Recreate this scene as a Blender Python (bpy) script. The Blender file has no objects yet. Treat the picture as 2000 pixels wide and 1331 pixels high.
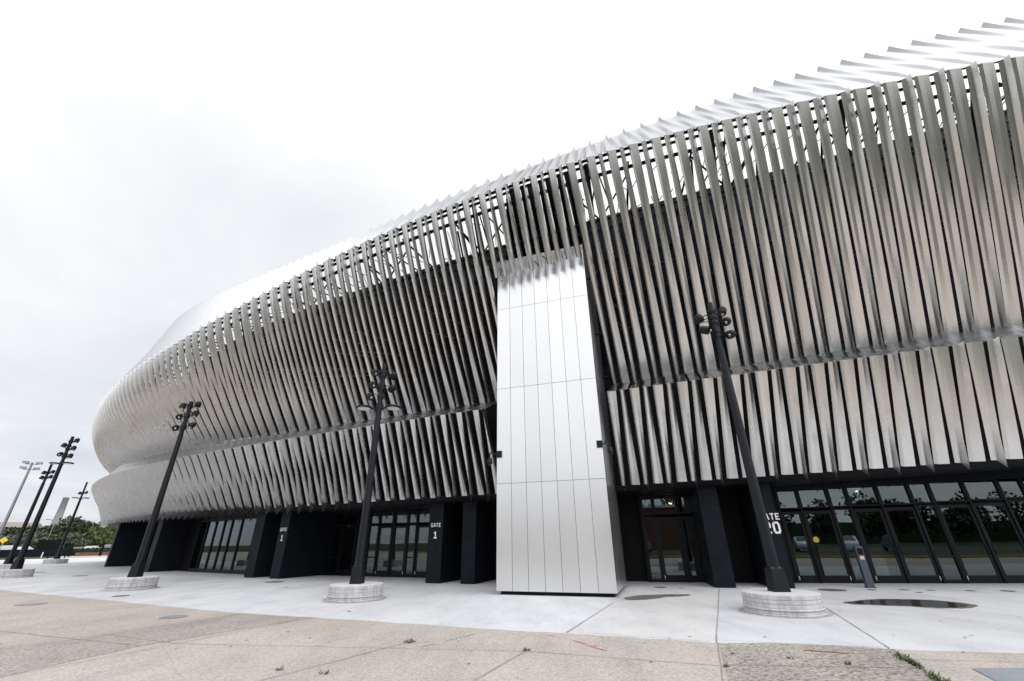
import bpy, math, random
import numpy as np
from mathutils import Vector, Matrix
random.seed(7); rng = np.random.default_rng(7)
S = bpy.context.scene
COL = S.collection
R_ = math.radians

# ------------------------------------------------------------------ helpers
class MB:
    """collects faces, builds ONE mesh object"""
    def __init__(s): s.v=[]; s.f=[]; s.sm=[]; s.mi=[]
    def add(s, vs, fs, smooth=False, mi=0):
        b=len(s.v); s.v+= [tuple(map(float,p)) for p in vs]
        for f in fs: s.f.append(tuple(b+i for i in f)); s.sm.append(smooth); s.mi.append(mi)
    def hexa(s, p, mi=0):   # 8 points: bottom 0-3 ccw, top 4-7
        s.add(p,[(3,2,1,0),(4,5,6,7),(0,1,5,4),(1,2,6,5),(2,3,7,6),(3,0,4,7)],mi=mi)
    def box(s, c, d, rz=0, mi=0):
        x,y,z=d[0]/2,d[1]/2,d[2]/2; cs,sn=math.cos(rz),math.sin(rz)
        P=[]
        for zz in (-z,z):
            for a,b in ((-x,-y),(x,-y),(x,y),(-x,y)): P.append((c[0]+a*cs-b*sn,c[1]+a*sn+b*cs,c[2]+zz))
        s.hexa(P,mi)
    def tube(s, a, b, r1, r2=None, n=8, caps=True, smooth=True, mi=0):
        r2=r1 if r2 is None else r2
        a=Vector(a); b=Vector(b); d=(b-a)
        if d.length<1e-6: return
        d.normalize(); u=d.orthogonal().normalized(); w=d.cross(u)
        vs=[]
        for q,r in ((a,r1),(b,r2)):
            for i in range(n):
                t=2*math.pi*i/n; vs.append(q+u*(r*math.cos(t))+w*(r*math.sin(t)))
        fs=[(i,(i+1)%n,n+(i+1)%n,n+i) for i in range(n)]
        s.add(vs,fs,smooth,mi)
        if caps: s.add(vs,[tuple(range(n))[::-1],tuple(range(n,2*n))],False,mi)
    def path(s, pts, r, n=6, mi=0):
        for a,b in zip(pts[:-1],pts[1:]): s.tube(a,b,r,n=n,mi=mi)
    def lathe(s, o, ax, prof, n=18, mi=0, smooth=True):
        ax=Vector(ax).normalized(); o=Vector(o); u=ax.orthogonal().normalized(); w=ax.cross(u)
        vs=[]; 
        for (r,h) in prof:
            for i in range(n):
                t=2*math.pi*i/n; vs.append(o+ax*h+u*(r*math.cos(t))+w*(r*math.sin(t)))
        fs=[]
        for k in range(len(prof)-1):
            for i in range(n): fs.append((k*n+i,k*n+(i+1)%n,(k+1)*n+(i+1)%n,(k+1)*n+i))
        s.add(vs,fs,smooth,mi)
        s.add(vs,[tuple(range(n))[::-1],tuple(range((len(prof)-1)*n,len(prof)*n))],False,mi)
    def grid(s, P, smooth=True, mi=0):  # P: rows x cols x 3
        P=np.asarray(P); r,c=P.shape[:2]
        s.add(P.reshape(-1,3),[(i*c+j,i*c+j+1,(i+1)*c+j+1,(i+1)*c+j) for i in range(r-1) for j in range(c-1)],smooth,mi)
    def build(s, name, mat, parent=None):
        me=bpy.data.meshes.new(name); me.from_pydata(s.v,[],s.f)
        mats=mat if isinstance(mat,(list,tuple)) else [mat]
        for m in mats: me.materials.append(m)
        me.polygons.foreach_set('use_smooth',s.sm)
        if len(mats)>1: me.polygons.foreach_set('material_index',s.mi)
        me.update()
        o=bpy.data.objects.new(name,me); COL.objects.link(o)
        if parent is not None:
            o.parent=parent; o.matrix_parent_inverse=Matrix.Translation(-parent.location) if parent.type=='EMPTY' else Matrix.Identity(4)
        return o
def tag(o,label=None,cat=None,group=None,kind=None):
    if label: o['label']=label
    if cat: o['category']=cat
    if group: o['group']=group
    if kind: o['kind']=kind
    return o
def empty(name,loc,label,cat,group=None):
    o=bpy.data.objects.new(name,None); COL.objects.link(o); o.location=loc; o.empty_display_size=.3
    return tag(o,label,cat,group)

# ------------------------------------------------------------------ materials
def rand_tone(m,amt):
    nt=m.node_tree; N=nt.nodes; L=nt.links; b=N['Principled BSDF']
    oi=N.new('ShaderNodeObjectInfo'); mr=N.new('ShaderNodeMapRange'); L.new(oi.outputs['Random'],mr.inputs[0]); mr.inputs['To Min'].default_value=1-amt; mr.inputs['To Max'].default_value=1+amt
    vm=N.new('ShaderNodeVectorMath'); vm.operation='SCALE'
    if b.inputs['Base Color'].is_linked: L.new(b.inputs['Base Color'].links[0].from_socket,vm.inputs[0])
    else: vm.inputs[0].default_value=b.inputs['Base Color'].default_value[:3]
    L.new(mr.outputs[0],vm.inputs['Scale']); L.new(vm.outputs[0],b.inputs['Base Color'])
def mat(name,col,rough=.5,metal=0.0,noise=0.0,nscale=4.0,bump=0.0,bscale=40.0,spec=None,ior=None,stretch=None,rnoise=0.0,col2=None,detail=6):
    m=bpy.data.materials.new(name); m.use_nodes=True; nt=m.node_tree; N=nt.nodes; L=nt.links
    b=N['Principled BSDF']
    b.inputs['Base Color'].default_value=(*col,1); b.inputs['Roughness'].default_value=rough; b.inputs['Metallic'].default_value=metal
    if spec is not None: b.inputs['Specular IOR Level'].default_value=spec
    if ior: b.inputs['IOR'].default_value=ior
    tc=N.new('ShaderNodeTexCoord'); mp=N.new('ShaderNodeMapping'); L.new(tc.outputs['Object'],mp.inputs[0])
    if stretch: mp.inputs['Scale'].default_value=stretch
    if noise or col2:
        n=N.new('ShaderNodeTexNoise'); n.inputs['Scale'].default_value=nscale; n.inputs['Detail'].default_value=detail; n.inputs['Roughness'].default_value=.6
        L.new(mp.outputs[0],n.inputs['Vector'])
        r=N.new('ShaderNodeValToRGB'); L.new(n.outputs['Fac'],r.inputs[0])
        c2=col2 or tuple(c*(1-noise) for c in col); c1=col if col2 else tuple(min(1,c*(1+noise)) for c in col)
        r.color_ramp.elements[0].position=.3; r.color_ramp.elements[1].position=.7
        r.color_ramp.elements[0].color=(*c2,1); r.color_ramp.elements[1].color=(*c1,1)
        L.new(r.outputs[0],b.inputs['Base Color'])
    if rnoise:
        n=N.new('ShaderNodeTexNoise'); n.inputs['Scale'].default_value=nscale*.7; n.inputs['Detail'].default_value=5
        L.new(mp.outputs[0],n.inputs['Vector'])
        mr=N.new('ShaderNodeMapRange'); mr.inputs['From Min'].default_value=.3; mr.inputs['From Max'].default_value=.7
        mr.inputs['To Min'].default_value=max(0.02,rough-rnoise); mr.inputs['To Max'].default_value=rough+rnoise
        L.new(n.outputs['Fac'],mr.inputs[0]); L.new(mr.outputs[0],b.inputs['Roughness'])
    if bump:
        n=N.new('ShaderNodeTexNoise'); n.inputs['Scale'].default_value=bscale; n.inputs['Detail'].default_value=4
        L.new(mp.outputs[0],n.inputs['Vector'])
        bp=N.new('ShaderNodeBump'); bp.inputs['Strength'].default_value=bump; bp.inputs['Distance'].default_value=.02
        L.new(n.outputs['Fac'],bp.inputs['Height']); L.new(bp.outputs[0],b.inputs['Normal'])
    return m
M={}
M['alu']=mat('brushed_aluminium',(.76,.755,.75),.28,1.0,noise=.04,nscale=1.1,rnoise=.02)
M['ledge']=mat('shade_toned_ledge_aluminium',(.42,.44,.47),.26,1.0,noise=.05,nscale=1.0,rnoise=.04)  # same metal as the fins, shade put in as a darker base colour
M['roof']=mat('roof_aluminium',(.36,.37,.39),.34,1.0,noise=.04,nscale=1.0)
M['pylon']=mat('pylon_aluminium',(.85,.86,.885),.29,1.0,noise=.015,nscale=.8,rnoise=.02)
rand_tone(M['alu'],.07); rand_tone(M['pylon'],.03); rand_tone(M['roof'],.05)
M['navy']=mat('navy_paint',(.008,.0105,.0155),.55,0,noise=.25,nscale=2.5,rnoise=.08,bump=.05,bscale=30,spec=.12)
M['black']=mat('black_paint',(.003,.0035,.005),.6,spec=.2)
M['inner']=mat('dark_wall_panel',(.003,.005,.0095),.5,0,noise=.2,nscale=1.5,spec=.1)
M['steel']=mat('dark_steel',(.006,.007,.009),.5,0.0,spec=.15)
M['galv']=mat('pale_steel',(.30,.33,.38),.4,.6)
M['frame']=mat('black_frame',(.005,.007,.011),.45,0,rnoise=.05,spec=.2)
M['pole']=mat('black_pole_paint',(.006,.0075,.012),.40,0,noise=.2,nscale=6,rnoise=.08,spec=.3)
M['lens']=mat('white_diffuser_glint',(.85,.86,.88),.15)  # white of the lamp diffusers, also the painted spotlight glints
M['steelbright']=mat('bright_steel',(.7,.7,.72),.25,1.0)
M['white']=mat('white_paint',(.82,.83,.84),.45)
M['greypanel']=mat('grey_panel',(.34,.36,.40),.5)
M['pylonseam']=mat('dark_seam',(.10,.105,.12),.6)
M['trunk']=mat('bark',(.06,.045,.035),.9,noise=.4,nscale=8,bump=.4)
M['yellow']=mat('yellow_paint',(.75,.52,.03),.5,noise=.15)
M['sticker']=mat('yellow_sticker',(.65,.55,.02),.5)
M['red']=mat('dull_red',(.4,.08,.05),.6)
M['screen']=mat('black_screen',(.004,.004,.006),.12)
M['card']=mat('pale_card',(.6,.5,.42),.6,noise=.3,nscale=60)
def leafmat(n,a,b):
    m=mat(n,a,.55,noise=.3,nscale=1.2,col2=b); return m
M['leafd']=leafmat('dark_leaves',(.040,.065,.018),(.018,.034,.010))
M['leafm']=leafmat('mid_leaves',(.065,.095,.028),(.028,.05,.014))
M['leafl']=leafmat('light_leaves',(.12,.15,.04),(.05,.08,.02))
M['leafs']=leafmat('silver_leaves',(.15,.17,.13),(.06,.08,.05))
M['hedge']=leafmat('hedge_leaves',(.022,.035,.012),(.010,.018,.007))
M['weed']=leafmat('weed_leaves',(.10,.13,.03),(.05,.07,.02))

def concrete_mat(name,base,stain,aggregate=None,tint2=None):
    m=bpy.data.materials.new(name); m.use_nodes=True; nt=m.node_tree; N=nt.nodes; L=nt.links; b=N['Principled BSDF']
    tc=N.new('ShaderNodeTexCoord')
    def noise(sc,det=6,rough=.6,st=None):
        n=N.new('ShaderNodeTexNoise'); n.inputs['Scale'].default_value=sc; n.inputs['Detail'].default_value=det; n.inputs['Roughness'].default_value=rough
        if st:
            mp=N.new('ShaderNodeMapping'); mp.inputs['Scale'].default_value=st; mp.inputs['Rotation'].default_value=(0,0,.35); L.new(tc.outputs['Object'],mp.inputs[0]); L.new(mp.outputs[0],n.inputs['Vector'])
        else: L.new(tc.outputs['Object'],n.inputs['Vector'])
        return n.outputs['Fac']
    def ramp(f,p0,c0,p1,c1):
        r=N.new('ShaderNodeValToRGB'); r.color_ramp.elements[0].position=p0; r.color_ramp.elements[0].color=(*c0,1); r.color_ramp.elements[1].position=p1; r.color_ramp.elements[1].color=(*c1,1); L.new(f,r.inputs[0]); return r.outputs[0]
    def mul(a,bb,f=1.0):
        x=N.new('ShaderNodeMix'); x.data_type='RGBA'; x.blend_type='MULTIPLY'; x.inputs[0].default_value=f; L.new(a,x.inputs[6]); L.new(bb,x.inputs[7]); return x.outputs[2]
    c=ramp(noise(.22,5,.55),.30,tint2 or stain,.62,base)
    c=mul(c,ramp(noise(1.1,8,.65,(1,.35,1)),.28,(.80,.80,.82),.58,(1,1,1)))
    c=mul(c,ramp(noise(.13,3,.5),.36,(.88,.87,.86),.60,(1,1,1)))
    c=mul(c,ramp(noise(.5,9,.75),.24,(.66,.64,.64),.44,(1,1,1)),.8)
    c=mul(c,ramp(noise(14,4,.7),.30,(.90,.90,.90),.6,(1,1,1)))
    if aggregate:
        v=N.new('ShaderNodeTexVoronoi'); v.inputs['Scale'].default_value=aggregate[0]; L.new(tc.outputs['Object'],v.inputs['Vector'])
        bw=N.new('ShaderNodeSeparateColor'); L.new(v.outputs['Color'],bw.inputs[0])
        c=mul(c,ramp(bw.outputs[0],.05,(aggregate[1],)*3,.55,(1.0,1.0,1.0)),.9)
        c=mul(c,ramp(bw.outputs[1],.0,(.8,.74,.7),.4,(1,1,1)),.8)
        n2=noise(aggregate[0]*.6,3,.6); c=mul(c,ramp(n2,.34,(aggregate[1]*.9,)*3,.5,(1,1,1)),.8)
    L.new(c,b.inputs['Base Color']); b.inputs['Roughness'].default_value=.85; b.inputs['Specular IOR Level'].default_value=.3
    bp=N.new('ShaderNodeBump'); bp.inputs['Strength'].default_value=.25 if aggregate else .12; bp.inputs['Distance'].default_value=.01
    L.new(noise((aggregate[0]*.7) if aggregate else 60,4),bp.inputs['Height']); L.new(bp.outputs[0],b.inputs['Normal'])
    return m
M['conc']=concrete_mat('pale_concrete',(.72,.735,.77),(.65,.665,.70))
M['conc_b']=concrete_mat('pale_concrete_cool',(.69,.71,.75),(.61,.63,.67)); M['conc_c']=concrete_mat('pale_concrete_grey',(.67,.68,.70),(.60,.61,.63)); M['conc_d']=concrete_mat('pale_concrete_warm',(.72,.725,.74),(.64,.645,.66))
M['tan']=concrete_mat('tan_aggregate',(.60,.54,.49),(.54,.50,.46),(38,.78),(.57,.535,.505))
M['coarse']=concrete_mat('coarse_aggregate',(.54,.50,.455),(.46,.43,.40),(30,.45),(.48,.45,.415))
M['grey']=concrete_mat('grey_coarse_aggregate',(.51,.47,.435),(.45,.42,.395),(34,.66),(.48,.445,.415))
M['asphalt']=concrete_mat('asphalt',(.075,.075,.078),(.055,.055,.058),(30,.7))
M['grass']=concrete_mat('lawn',(.05,.075,.018),(.035,.055,.014),(12,.5))
M['plate']=concrete_mat('steel_plate',(.33,.36,.40),(.26,.29,.33))
M['joint']=mat('paving_joint',(.30,.30,.31),.9,noise=.3,nscale=3)
M['tjoint']=mat('tan_joint',(.27,.235,.20),.9,noise=.4,nscale=3)
M['pink']=mat('pink_chalk',(.75,.30,.28),.9); M['cyan']=mat('mint_chalk',(.38,.55,.47),.9)
M['brick']=mat('brick',(.16,.085,.06),.85,noise=.3,nscale=1.5)
M['grime']=mat('grime',(.42,.41,.40),.85,noise=.35,nscale=6)
M['gum']=mat('gum',(.22,.21,.21),.8)
M['damp']=mat('damp_stain',(.16,.145,.13),.55,noise=.3,nscale=5)
M['water']=mat('puddle_water',(.050,.043,.037),.10,ior=1.33,noise=.3,nscale=3,spec=.3)
# planter: ribbed, streaked cast concrete
def planter_mat():
    m=mat('cast_concrete',(.50,.50,.51),.85,bump=.2,bscale=30); nt=m.node_tree; N=nt.nodes; L=nt.links; b=N['Principled BSDF']
    tc=N.new('ShaderNodeTexCoord'); mp=N.new('ShaderNodeMapping'); mp.inputs['Scale'].default_value=(6,6,.9); L.new(tc.outputs['Object'],mp.inputs[0])
    n=N.new('ShaderNodeTexNoise'); n.inputs['Scale'].default_value=1.6; n.inputs['Detail'].default_value=7; n.inputs['Roughness'].default_value=.7; L.new(mp.outputs[0],n.inputs['Vector'])
    g=N.new('ShaderNodeNewGeometry'); sx=N.new('ShaderNodeSeparateXYZ'); L.new(g.outputs['Normal'],sx.inputs[0])
    r=N.new('ShaderNodeValToRGB'); r.color_ramp.elements[0].position=.28; r.color_ramp.elements[0].color=(.24,.24,.25,1); r.color_ramp.elements[1].position=.60; r.color_ramp.elements[1].color=(.58,.58,.60,1); L.new(n.outputs['Fac'],r.inputs[0])
    x=N.new('ShaderNodeMix'); x.data_type='RGBA'; L.new(sx.outputs[2],x.inputs[0]); L.new(r.outputs[0],x.inputs[6]); x.inputs[7].default_value=(.62,.62,.64,1)
    L.new(x.outputs[2],b.inputs['Base Color']); return m
M['planter']=planter_mat()
# tinted glass: dim see-through + mirror reflection
def glass_mat():
    m=bpy.data.materials.new('tinted_glass'); m.use_nodes=True; nt=m.node_tree; N=nt.nodes; L=nt.links
    N.remove(N['Principled BSDF']); out=N['Material Output']
    t=N.new('ShaderNodeBsdfTransparent'); t.inputs[0].default_value=(.42,.46,.48,1)
    g=N.new('ShaderNodeBsdfGlossy'); g.inputs['Color'].default_value=(.80,.93,.97,1); g.inputs['Roughness'].default_value=.01
    fr=N.new('ShaderNodeFresnel'); fr.inputs[0].default_value=2.05
    tc=N.new('ShaderNodeTexCoord'); n=N.new('ShaderNodeTexNoise'); n.inputs['Scale'].default_value=.5; L.new(tc.outputs['Object'],n.inputs['Vector'])
    bp=N.new('ShaderNodeBump'); bp.inputs['Strength'].default_value=.02; bp.inputs['Distance'].default_value=.1; L.new(n.outputs['Fac'],bp.inputs['Height']); L.new(bp.outputs[0],g.inputs['Normal'])
    mx=N.new('ShaderNodeMixShader'); L.new(fr.outputs[0],mx.inputs[0]); L.new(t.outputs[0],mx.inputs[1]); L.new(g.outputs[0],mx.inputs[2]); L.new(mx.outputs[0],out.inputs[0])
    return m
M['glass']=glass_mat()
def emis(name,col,st):
    m=bpy.data.materials.new(name); m.use_nodes=True; b=m.node_tree.nodes['Principled BSDF']
    b.inputs['Base Color'].default_value=(*col,1); b.inputs['Emission Color'].default_value=(*col,1); b.inputs['Emission Strength'].default_value=st; return m
M['lamp']=emis('warm_ceiling_lamp',(1,.72,.32),9)

# ------------------------------------------------------------------ arena plan: a round plan, rings at changing height
CX,CY,R0=27.42,104.67,89.34
def P(th,o,z):
    t=R_(th); r=R0+o; return np.array([CX+r*math.sin(t),CY-r*math.cos(t),z])
def sp(x,y):
    """smooth (catmull) interpolation through points"""
    x=np.array(x,float); y=np.array(y,float); d=np.gradient(y,x)
    def f(t):
        t=min(max(t,x[0]),x[-1]); i=min(int(np.searchsorted(x,t,side='right'))-1,len(x)-2); h=x[i+1]-x[i]; u=(t-x[i])/h
        return (2*u**3-3*u*u+1)*y[i]+(u**3-2*u*u+u)*h*d[i]+(-2*u**3+3*u*u)*y[i+1]+(u**3-u*u)*h*d[i+1]
    return f
TH=list(range(-54,13,6))
zA=sp(TH,[3.66,3.67,3.56,3.43,3.34,3.33,3.43,3.65,4.01,4.48,5.03,5.61])
zB=sp(TH,[6.35,6.5,6.45,6.30,6.19,6.22,6.54,7.15,8.01,9.02,10.03,10.82])
zC=sp(TH,[8.58,8.56,8.19,7.72,7.37,7.26,7.48,8.05,8.94,10.05,11.22,12.25])
zD=sp(TH,[13.0,12.5,12.35,12.65,13.31,14.24,15.38,16.66,18.03,19.43,20.83,22.2])
zT=sp(TH,[21.9,22.0,21.2,19.9,18.75,18.35,19.03,20.75,23.2,25.7,27.9,29.5])
zE=sp(TH,[18,18,18,18,17.8,17.87,18.39,19.42,21.1,23.58,27.0,30.0])
oA=lambda t:.75
oB=sp([-54,-48,-35,-20,-8,0,12],[2.3,2.4,2.8,3.0,2.1,1.9,1.8])
oC=sp([-54,-48,-40,-20,-8,0,12],[1.25,1.25,1.2,.8,.5,.5,.5])
oD=sp([-54,-48,-40,-25,-20,-15,-10,-6,0,12],[4.0,4.0,4.4,5.0,5.5,5.7,5.5,5.4,5.4,5.4])
oT=lambda t:oD(t)-2.7
pw=sp([-54,-44,-36,-28,-18,-10,12],[2.6,2.4,1.7,1.3,1.15,1.05,1.0])
# fin index j -> angle on each ring
thC=sp([-76,-34,-19,-16,-12,-8,0,3,6,11,15,20,32],[-53.2,-31.82,-24.19,-22.66,-20.64,-18.67,-14.46,-12.76,-10.95,-7.69,-4.65,-.6,9.2])
leanD=sp([-76,-40,-19.5,-12.5,-5.5,-.5,4.5,8.5,12.5,16.5,32],[.1,.1,.07,-.04,-.19,-.44,-.63,-.82,-1.0,-1.14,-1.6])
leanB=sp([-76,-40,-30,-17.5,-13.5,-7.5,-.5,10,32],[.1,.2,.35,.45,.33,.11,-.11,-.15,-.15])
leanA=sp([-76,-18,-8,0,10,32],[-.1,-.09,0,-.09,-.15,-.2])
ths=dict(A=lambda j:thC(j)+leanA(j),B=lambda j:thC(j)+leanB(j),C=thC,D=lambda j:thC(j)+leanD(j))
ths['T']=ths['D']

FLAT=np.array([(-.215,-.07),(-.14,0),(.02,.0),(.19,.0),(.207,-.06)])
BLADE=np.array([(-.13,-.05),(-.08,0),(-.02,.015),(.02,1.0),(.068,-.05)])
RFLAT=np.array([(-.30,-.09),(-.20,-.01),(.12,.0),(.24,0),(.27,-.05)])
RBLADE=np.array([(-.25,-.07),(-.08,0),(.02,.03),(.07,.17),(.20,-.05)])
fdep=sp([-54,-40,-30,-22,-14,-8,12],[.27,.28,.28,.27,.25,.23,.23])   # blade depth
def section(j,th,o,z,w,dz,pitch,nrm_tilt,FLAT=FLAT,BLADE=BLADE):
    """cross-section of a folded metal fin; w: 0 flat .. 1 blade"""
    B_=BLADE.copy()
    if B_[3,1]>.9: B_[3,1]*=fdep(th)
    s=FLAT*(1-w)+B_*w
    t=R_(th); tx=np.array([math.cos(t),math.sin(t),0]); n=np.array([math.sin(t),-math.cos(t),0])
    n=n*math.cos(nrm_tilt)-np.array([0,0,1])*math.sin(nrm_tilt)
    c=P(th,o,z); pts=[]
    for i,(u,v) in enumerate(s):
        q=c+tx*(u*pitch)+n*v
        if i==3: q=q+np.array([0,0,dz*w])
        pts.append(q)
    return pts
def fin_mesh(mb,j,r1,r2,kind,t0=0.0,t1=1.0,steps=10):
    """ring r1 (bottom) -> r2 (top)"""
    integer = abs(j-round(j))<.01
    blade={'A':not integer,'B':integer,'C':not integer,'D':integer,'T':not integer}
    zf=dict(A=zA,B=zB,C=zC,D=zD,T=zT); of=dict(A=oA,B=oB,C=oC,D=oD,T=oT)
    a,b=ths[r1](j),ths[r2](j); w1,w2=float(blade[r1]),float(blade[r2])
    z1,z2=zf[r1](a),zf[r2](b); o1,o2=of[r1](a),of[r2](b)
    pitch=(ths[r1](j+.5)-ths[r1](j-.5)); pitch2=(ths[r2](j+.5)-ths[r2](j-.5))
    tilt0=math.atan2(o2-o1,z2-z1)
    rows=[]
    for k in range(steps+1):
        t=t0+(t1-t0)*k/steps
        th=a+(b-a)*t
        if kind=='upper': p=pw(th); o=o1+(o2-o1)*(1-(1-t)**p)
        else: o=o1+(o2-o1)*t
        z=z1+(z2-z1)*t
        pm=R_(pitch+(pitch2-pitch)*t)*(R0+o)
        dz=0
        if k==0: dz=-.22
        if k==steps: dz=.10
        rows.append(section(j,th,o,z,w1+(w2-w1)*t,dz,pm,tilt0*.9,*((RFLAT,RBLADE) if kind=='roof' else (FLAT,BLADE))))
    rows=np.array(rows)
    for q in range(4): mb.grid(rows[:,q:q+2],True)

arena=empty('arena',tuple(P(-18,0,0)),'huge round arena clad in twisting silver metal fins above a black glazed base','arena')
def far(j,lo): return j<lo
JS=[x/2 for x in range(-150,57)]
stuff={}
def fin(kind,j,r1,r2,near,**k):
    mb=MB() if near else stuff.setdefault(kind,MB())
    fin_mesh(mb,j,r1,r2,kind,**k)
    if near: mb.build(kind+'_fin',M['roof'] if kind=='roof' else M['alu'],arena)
for j in JS:
    # lower band, interrupted by the pylon
    if not (-6.8<j<-.6): fin('lower',j,'A','B',-25.5<j<27 ,steps=5)
    if -5.7<j<-.8: fin('upper',j,'C','D',True,t0=.585,steps=8)
    else: fin('upper',j,'C','D',-24<j<26,steps=13)
    fin('roof',j,'D','T',-24<j<26,steps=6)
for k,mb in stuff.items():
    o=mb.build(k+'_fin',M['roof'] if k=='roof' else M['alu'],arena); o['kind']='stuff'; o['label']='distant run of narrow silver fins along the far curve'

# ledge between the two bands: folded metal
led=MB()
def ledge_run(j0,j1):
    js=np.arange(j0,j1+.01,.5); rows=[[],[],[],[]]
    for j in js:
        ii=abs(j-round(j))<.01
        tb,tc_=ths['B'](j),thC(j)
        for u in (-.25,-.08,.10):
            jb=j+u
            vB=0.0; 
            a=ths['B'](jb); b=thC(jb)
            fb=.08 if (ii and u>0) else 0.0
            fc=.10 if ((not ii) and u>0) else 0.0
            pb=P(a,oB(a)+fb-.02,zB(a)-.02); pc=P(b,oC(b)+fc-.03,zC(b)+.05)
            am=min(1,max(0,(j+8)/12)); dip=am*(-.03 if u<-.2 else (.015 if u>0 else 0))
            m1=pb*.66+pc*.34+np.array([0,0,dip]); m2=pb*.3+pc*.7+np.array([0,0,dip*.8])
            for r,q in zip(rows,(pb,m1,m2,pc)): r.append(q)
    led.grid(np.array(rows),False)
ledge_run(-75,-7); ledge_run(4,28)
# near the pylon the fold is open: separate gussets per fin
for j in [x/2 for x in range(-1,8)]:
    a0,a1=ths['B'](j-.2),ths['B'](j+.2); b0,b1=thC(j-.13),thC(j+.2)
    q=[P(a0,oB(a0),zB(a0)-.01),P(a1,oB(a1),zB(a1)-.01),P(b1,oC(b1)+.05,zC(b1)+.04),P(b0,oC(b0)-.05,zC(b0)+.04)]
    led.add(q,[(0,1,2),(0,2,3)])
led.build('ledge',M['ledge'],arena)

# inner wall behind the screen, soffit, header
def arcs(t0,t1,st): n=max(1,int(round((t1-t0)/st))); return [t0+(t1-t0)*i/n for i in range(n+1)]
w=MB(); T_=arcs(-56,14,1.0)
w.grid(np.array([[P(t,-1.5,3.6) for t in T_],[P(t,-1.5,zE(t)) for t in T_]]),True)
w.grid(np.array([[P(t,-1.5,zE(t)) for t in T_],[P(t,-2.6,zE(t)) for t in T_]]),True)
w.build('inner_wall',M['inner'],arena)
for dz in (.9,3.1,5.6):      # rails on the inner wall
    w=MB()
    for i in range(len(T_)-1): w.tube(P(T_[i],-1.42,zE(T_[i])-dz),P(T_[i+1],-1.42,zE(T_[i+1])-dz),.045,n=5)
    w.build('wall_rail',M['steel'],arena)
w=MB()
w.grid(np.array([[P(t,.55,zA(t)-.04) for t in T_],[P(t,.35,zA(t)-.16) for t in T_],[P(t,-3.6,zA(t)-.18) for t in T_]]),False)
w.grid(np.array([[P(t,.62,zA(t)+.06) for t in T_],[P(t,.55,zA(t)-.04) for t in T_]]),False)
w.build('soffit',M['black'],arena)
# solid dark backing just inside the lower band
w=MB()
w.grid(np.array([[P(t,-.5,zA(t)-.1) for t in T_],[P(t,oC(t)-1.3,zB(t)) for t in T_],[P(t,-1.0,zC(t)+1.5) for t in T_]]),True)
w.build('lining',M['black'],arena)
# steel frame carrying the screen
fr=MB()
def upt(th,t):
    o1,o2=oC(th),oD(th); return o1+(o2-o1)*(1-(1-t)**pw(th)), zC(th)+(zD(th)-zC(th))*t
tt=arcs(-54,12,.55)
for (t,dO,r) in ((.985,-.30,.07),(.94,-.42,.09),(.74,-.35,.06),(.50,-.35,.05),(.25,-.35,.05),(.05,-.3,.05)):
    for a,b in zip(tt[:-1],tt[1:]):
        oa,za=upt(a,t); ob,zb=upt(b,t); fr.tube(P(a,oa+dO,za),P(b,ob+dO,zb),r,n=6,caps=False)
for i,a in enumerate(arcs(-54,12,1.6)):
    o9,z9=upt(a,.96); o7,z7=upt(a,.74); o5,z5=upt(a,.5)
    ze=min(zE(a)-.4,z9+.5)
    fr.tube(P(a,-1.4,ze),P(a,o9-.4,z9),.05,n=5); fr.tube(P(a,-1.4,ze-2.2),P(a,o7-.4,z7),.045,n=5)
    fr.tube(P(a,o9-1.0,z9-.2),P(a,o7-1.1,z7),.045,n=5); fr.tube(P(a,o7-1.1,z7),P(a,o5-1.0,z5),.03,n=5)
    for s_ in ((-.8,) if i%2 else (.8,)):
        fr.tube(P(a,-1.4,ze-.3),P(a+s_,o9-.4,z9),.035,n=5); fr.tube(P(a,o9-1.0,z9),P(a+s_,o7-.35,z7),.04,n=5)
        fr.tube(P(a,-1.4,ze-3.5),P(a+s_,o5-.35,z5),.03,n=5)
for i,a in enumerate(arcs(-53,11,.27)):
    for k in range(3):
        t=.60+.12*k+.06*rng.random(); o_,z_=upt(a,t); s_=(rng.random()-.5)*.7
        fr.tube(P(a,o_-.1,z_),P(a+s_,o_-.9-.3*rng.random(),z_+(.5-rng.random())*1.1),.018,n=4,caps=False)
for j in JS:        # roof side rails
    pass
for a,b in zip(tt[:-1],tt[1:]):
    for q,dO in ((.12,-.25),(.55,-.3),(.95,-.25)):
        f=lambda th:(oD(th)+(oT(th)-oD(th))*q+dO, zD(th)+(zT(th)-zD(th))*q)
        oa,za=f(a); ob,zb=f(b); fr.tube(P(a,oa,za),P(b,ob,zb),.035 if q>.3 else .07,n=5,caps=False)
fr.build('support_frame',M['steel'],arena)
# heavier vertical frames that read as dark lines between some fins
for a in arcs(-52,10,3.15):
    mb=MB(); pts=[]
    for t in np.linspace(.0,1,9):
        o_,z_=upt(a,t); pts.append(P(a,o_-.35,z_))
    mb.path(pts,.11,n=6); mb.build('frame_post',M['steel'],arena)
# pale braces seen behind the fins
for a in arcs(-30,4,.9):
    for t in (.55,.42,.28):
        if rng.random()<.55:
            mb=MB(); o_,z_=upt(a,t+.08*rng.random()); mb.tube(P(a,o_-.45,z_),P(a+.45,-1.3+.8*rng.random(),z_+.9),.02,n=4,caps=False); mb.build('brace',M['galv'],arena)

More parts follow.
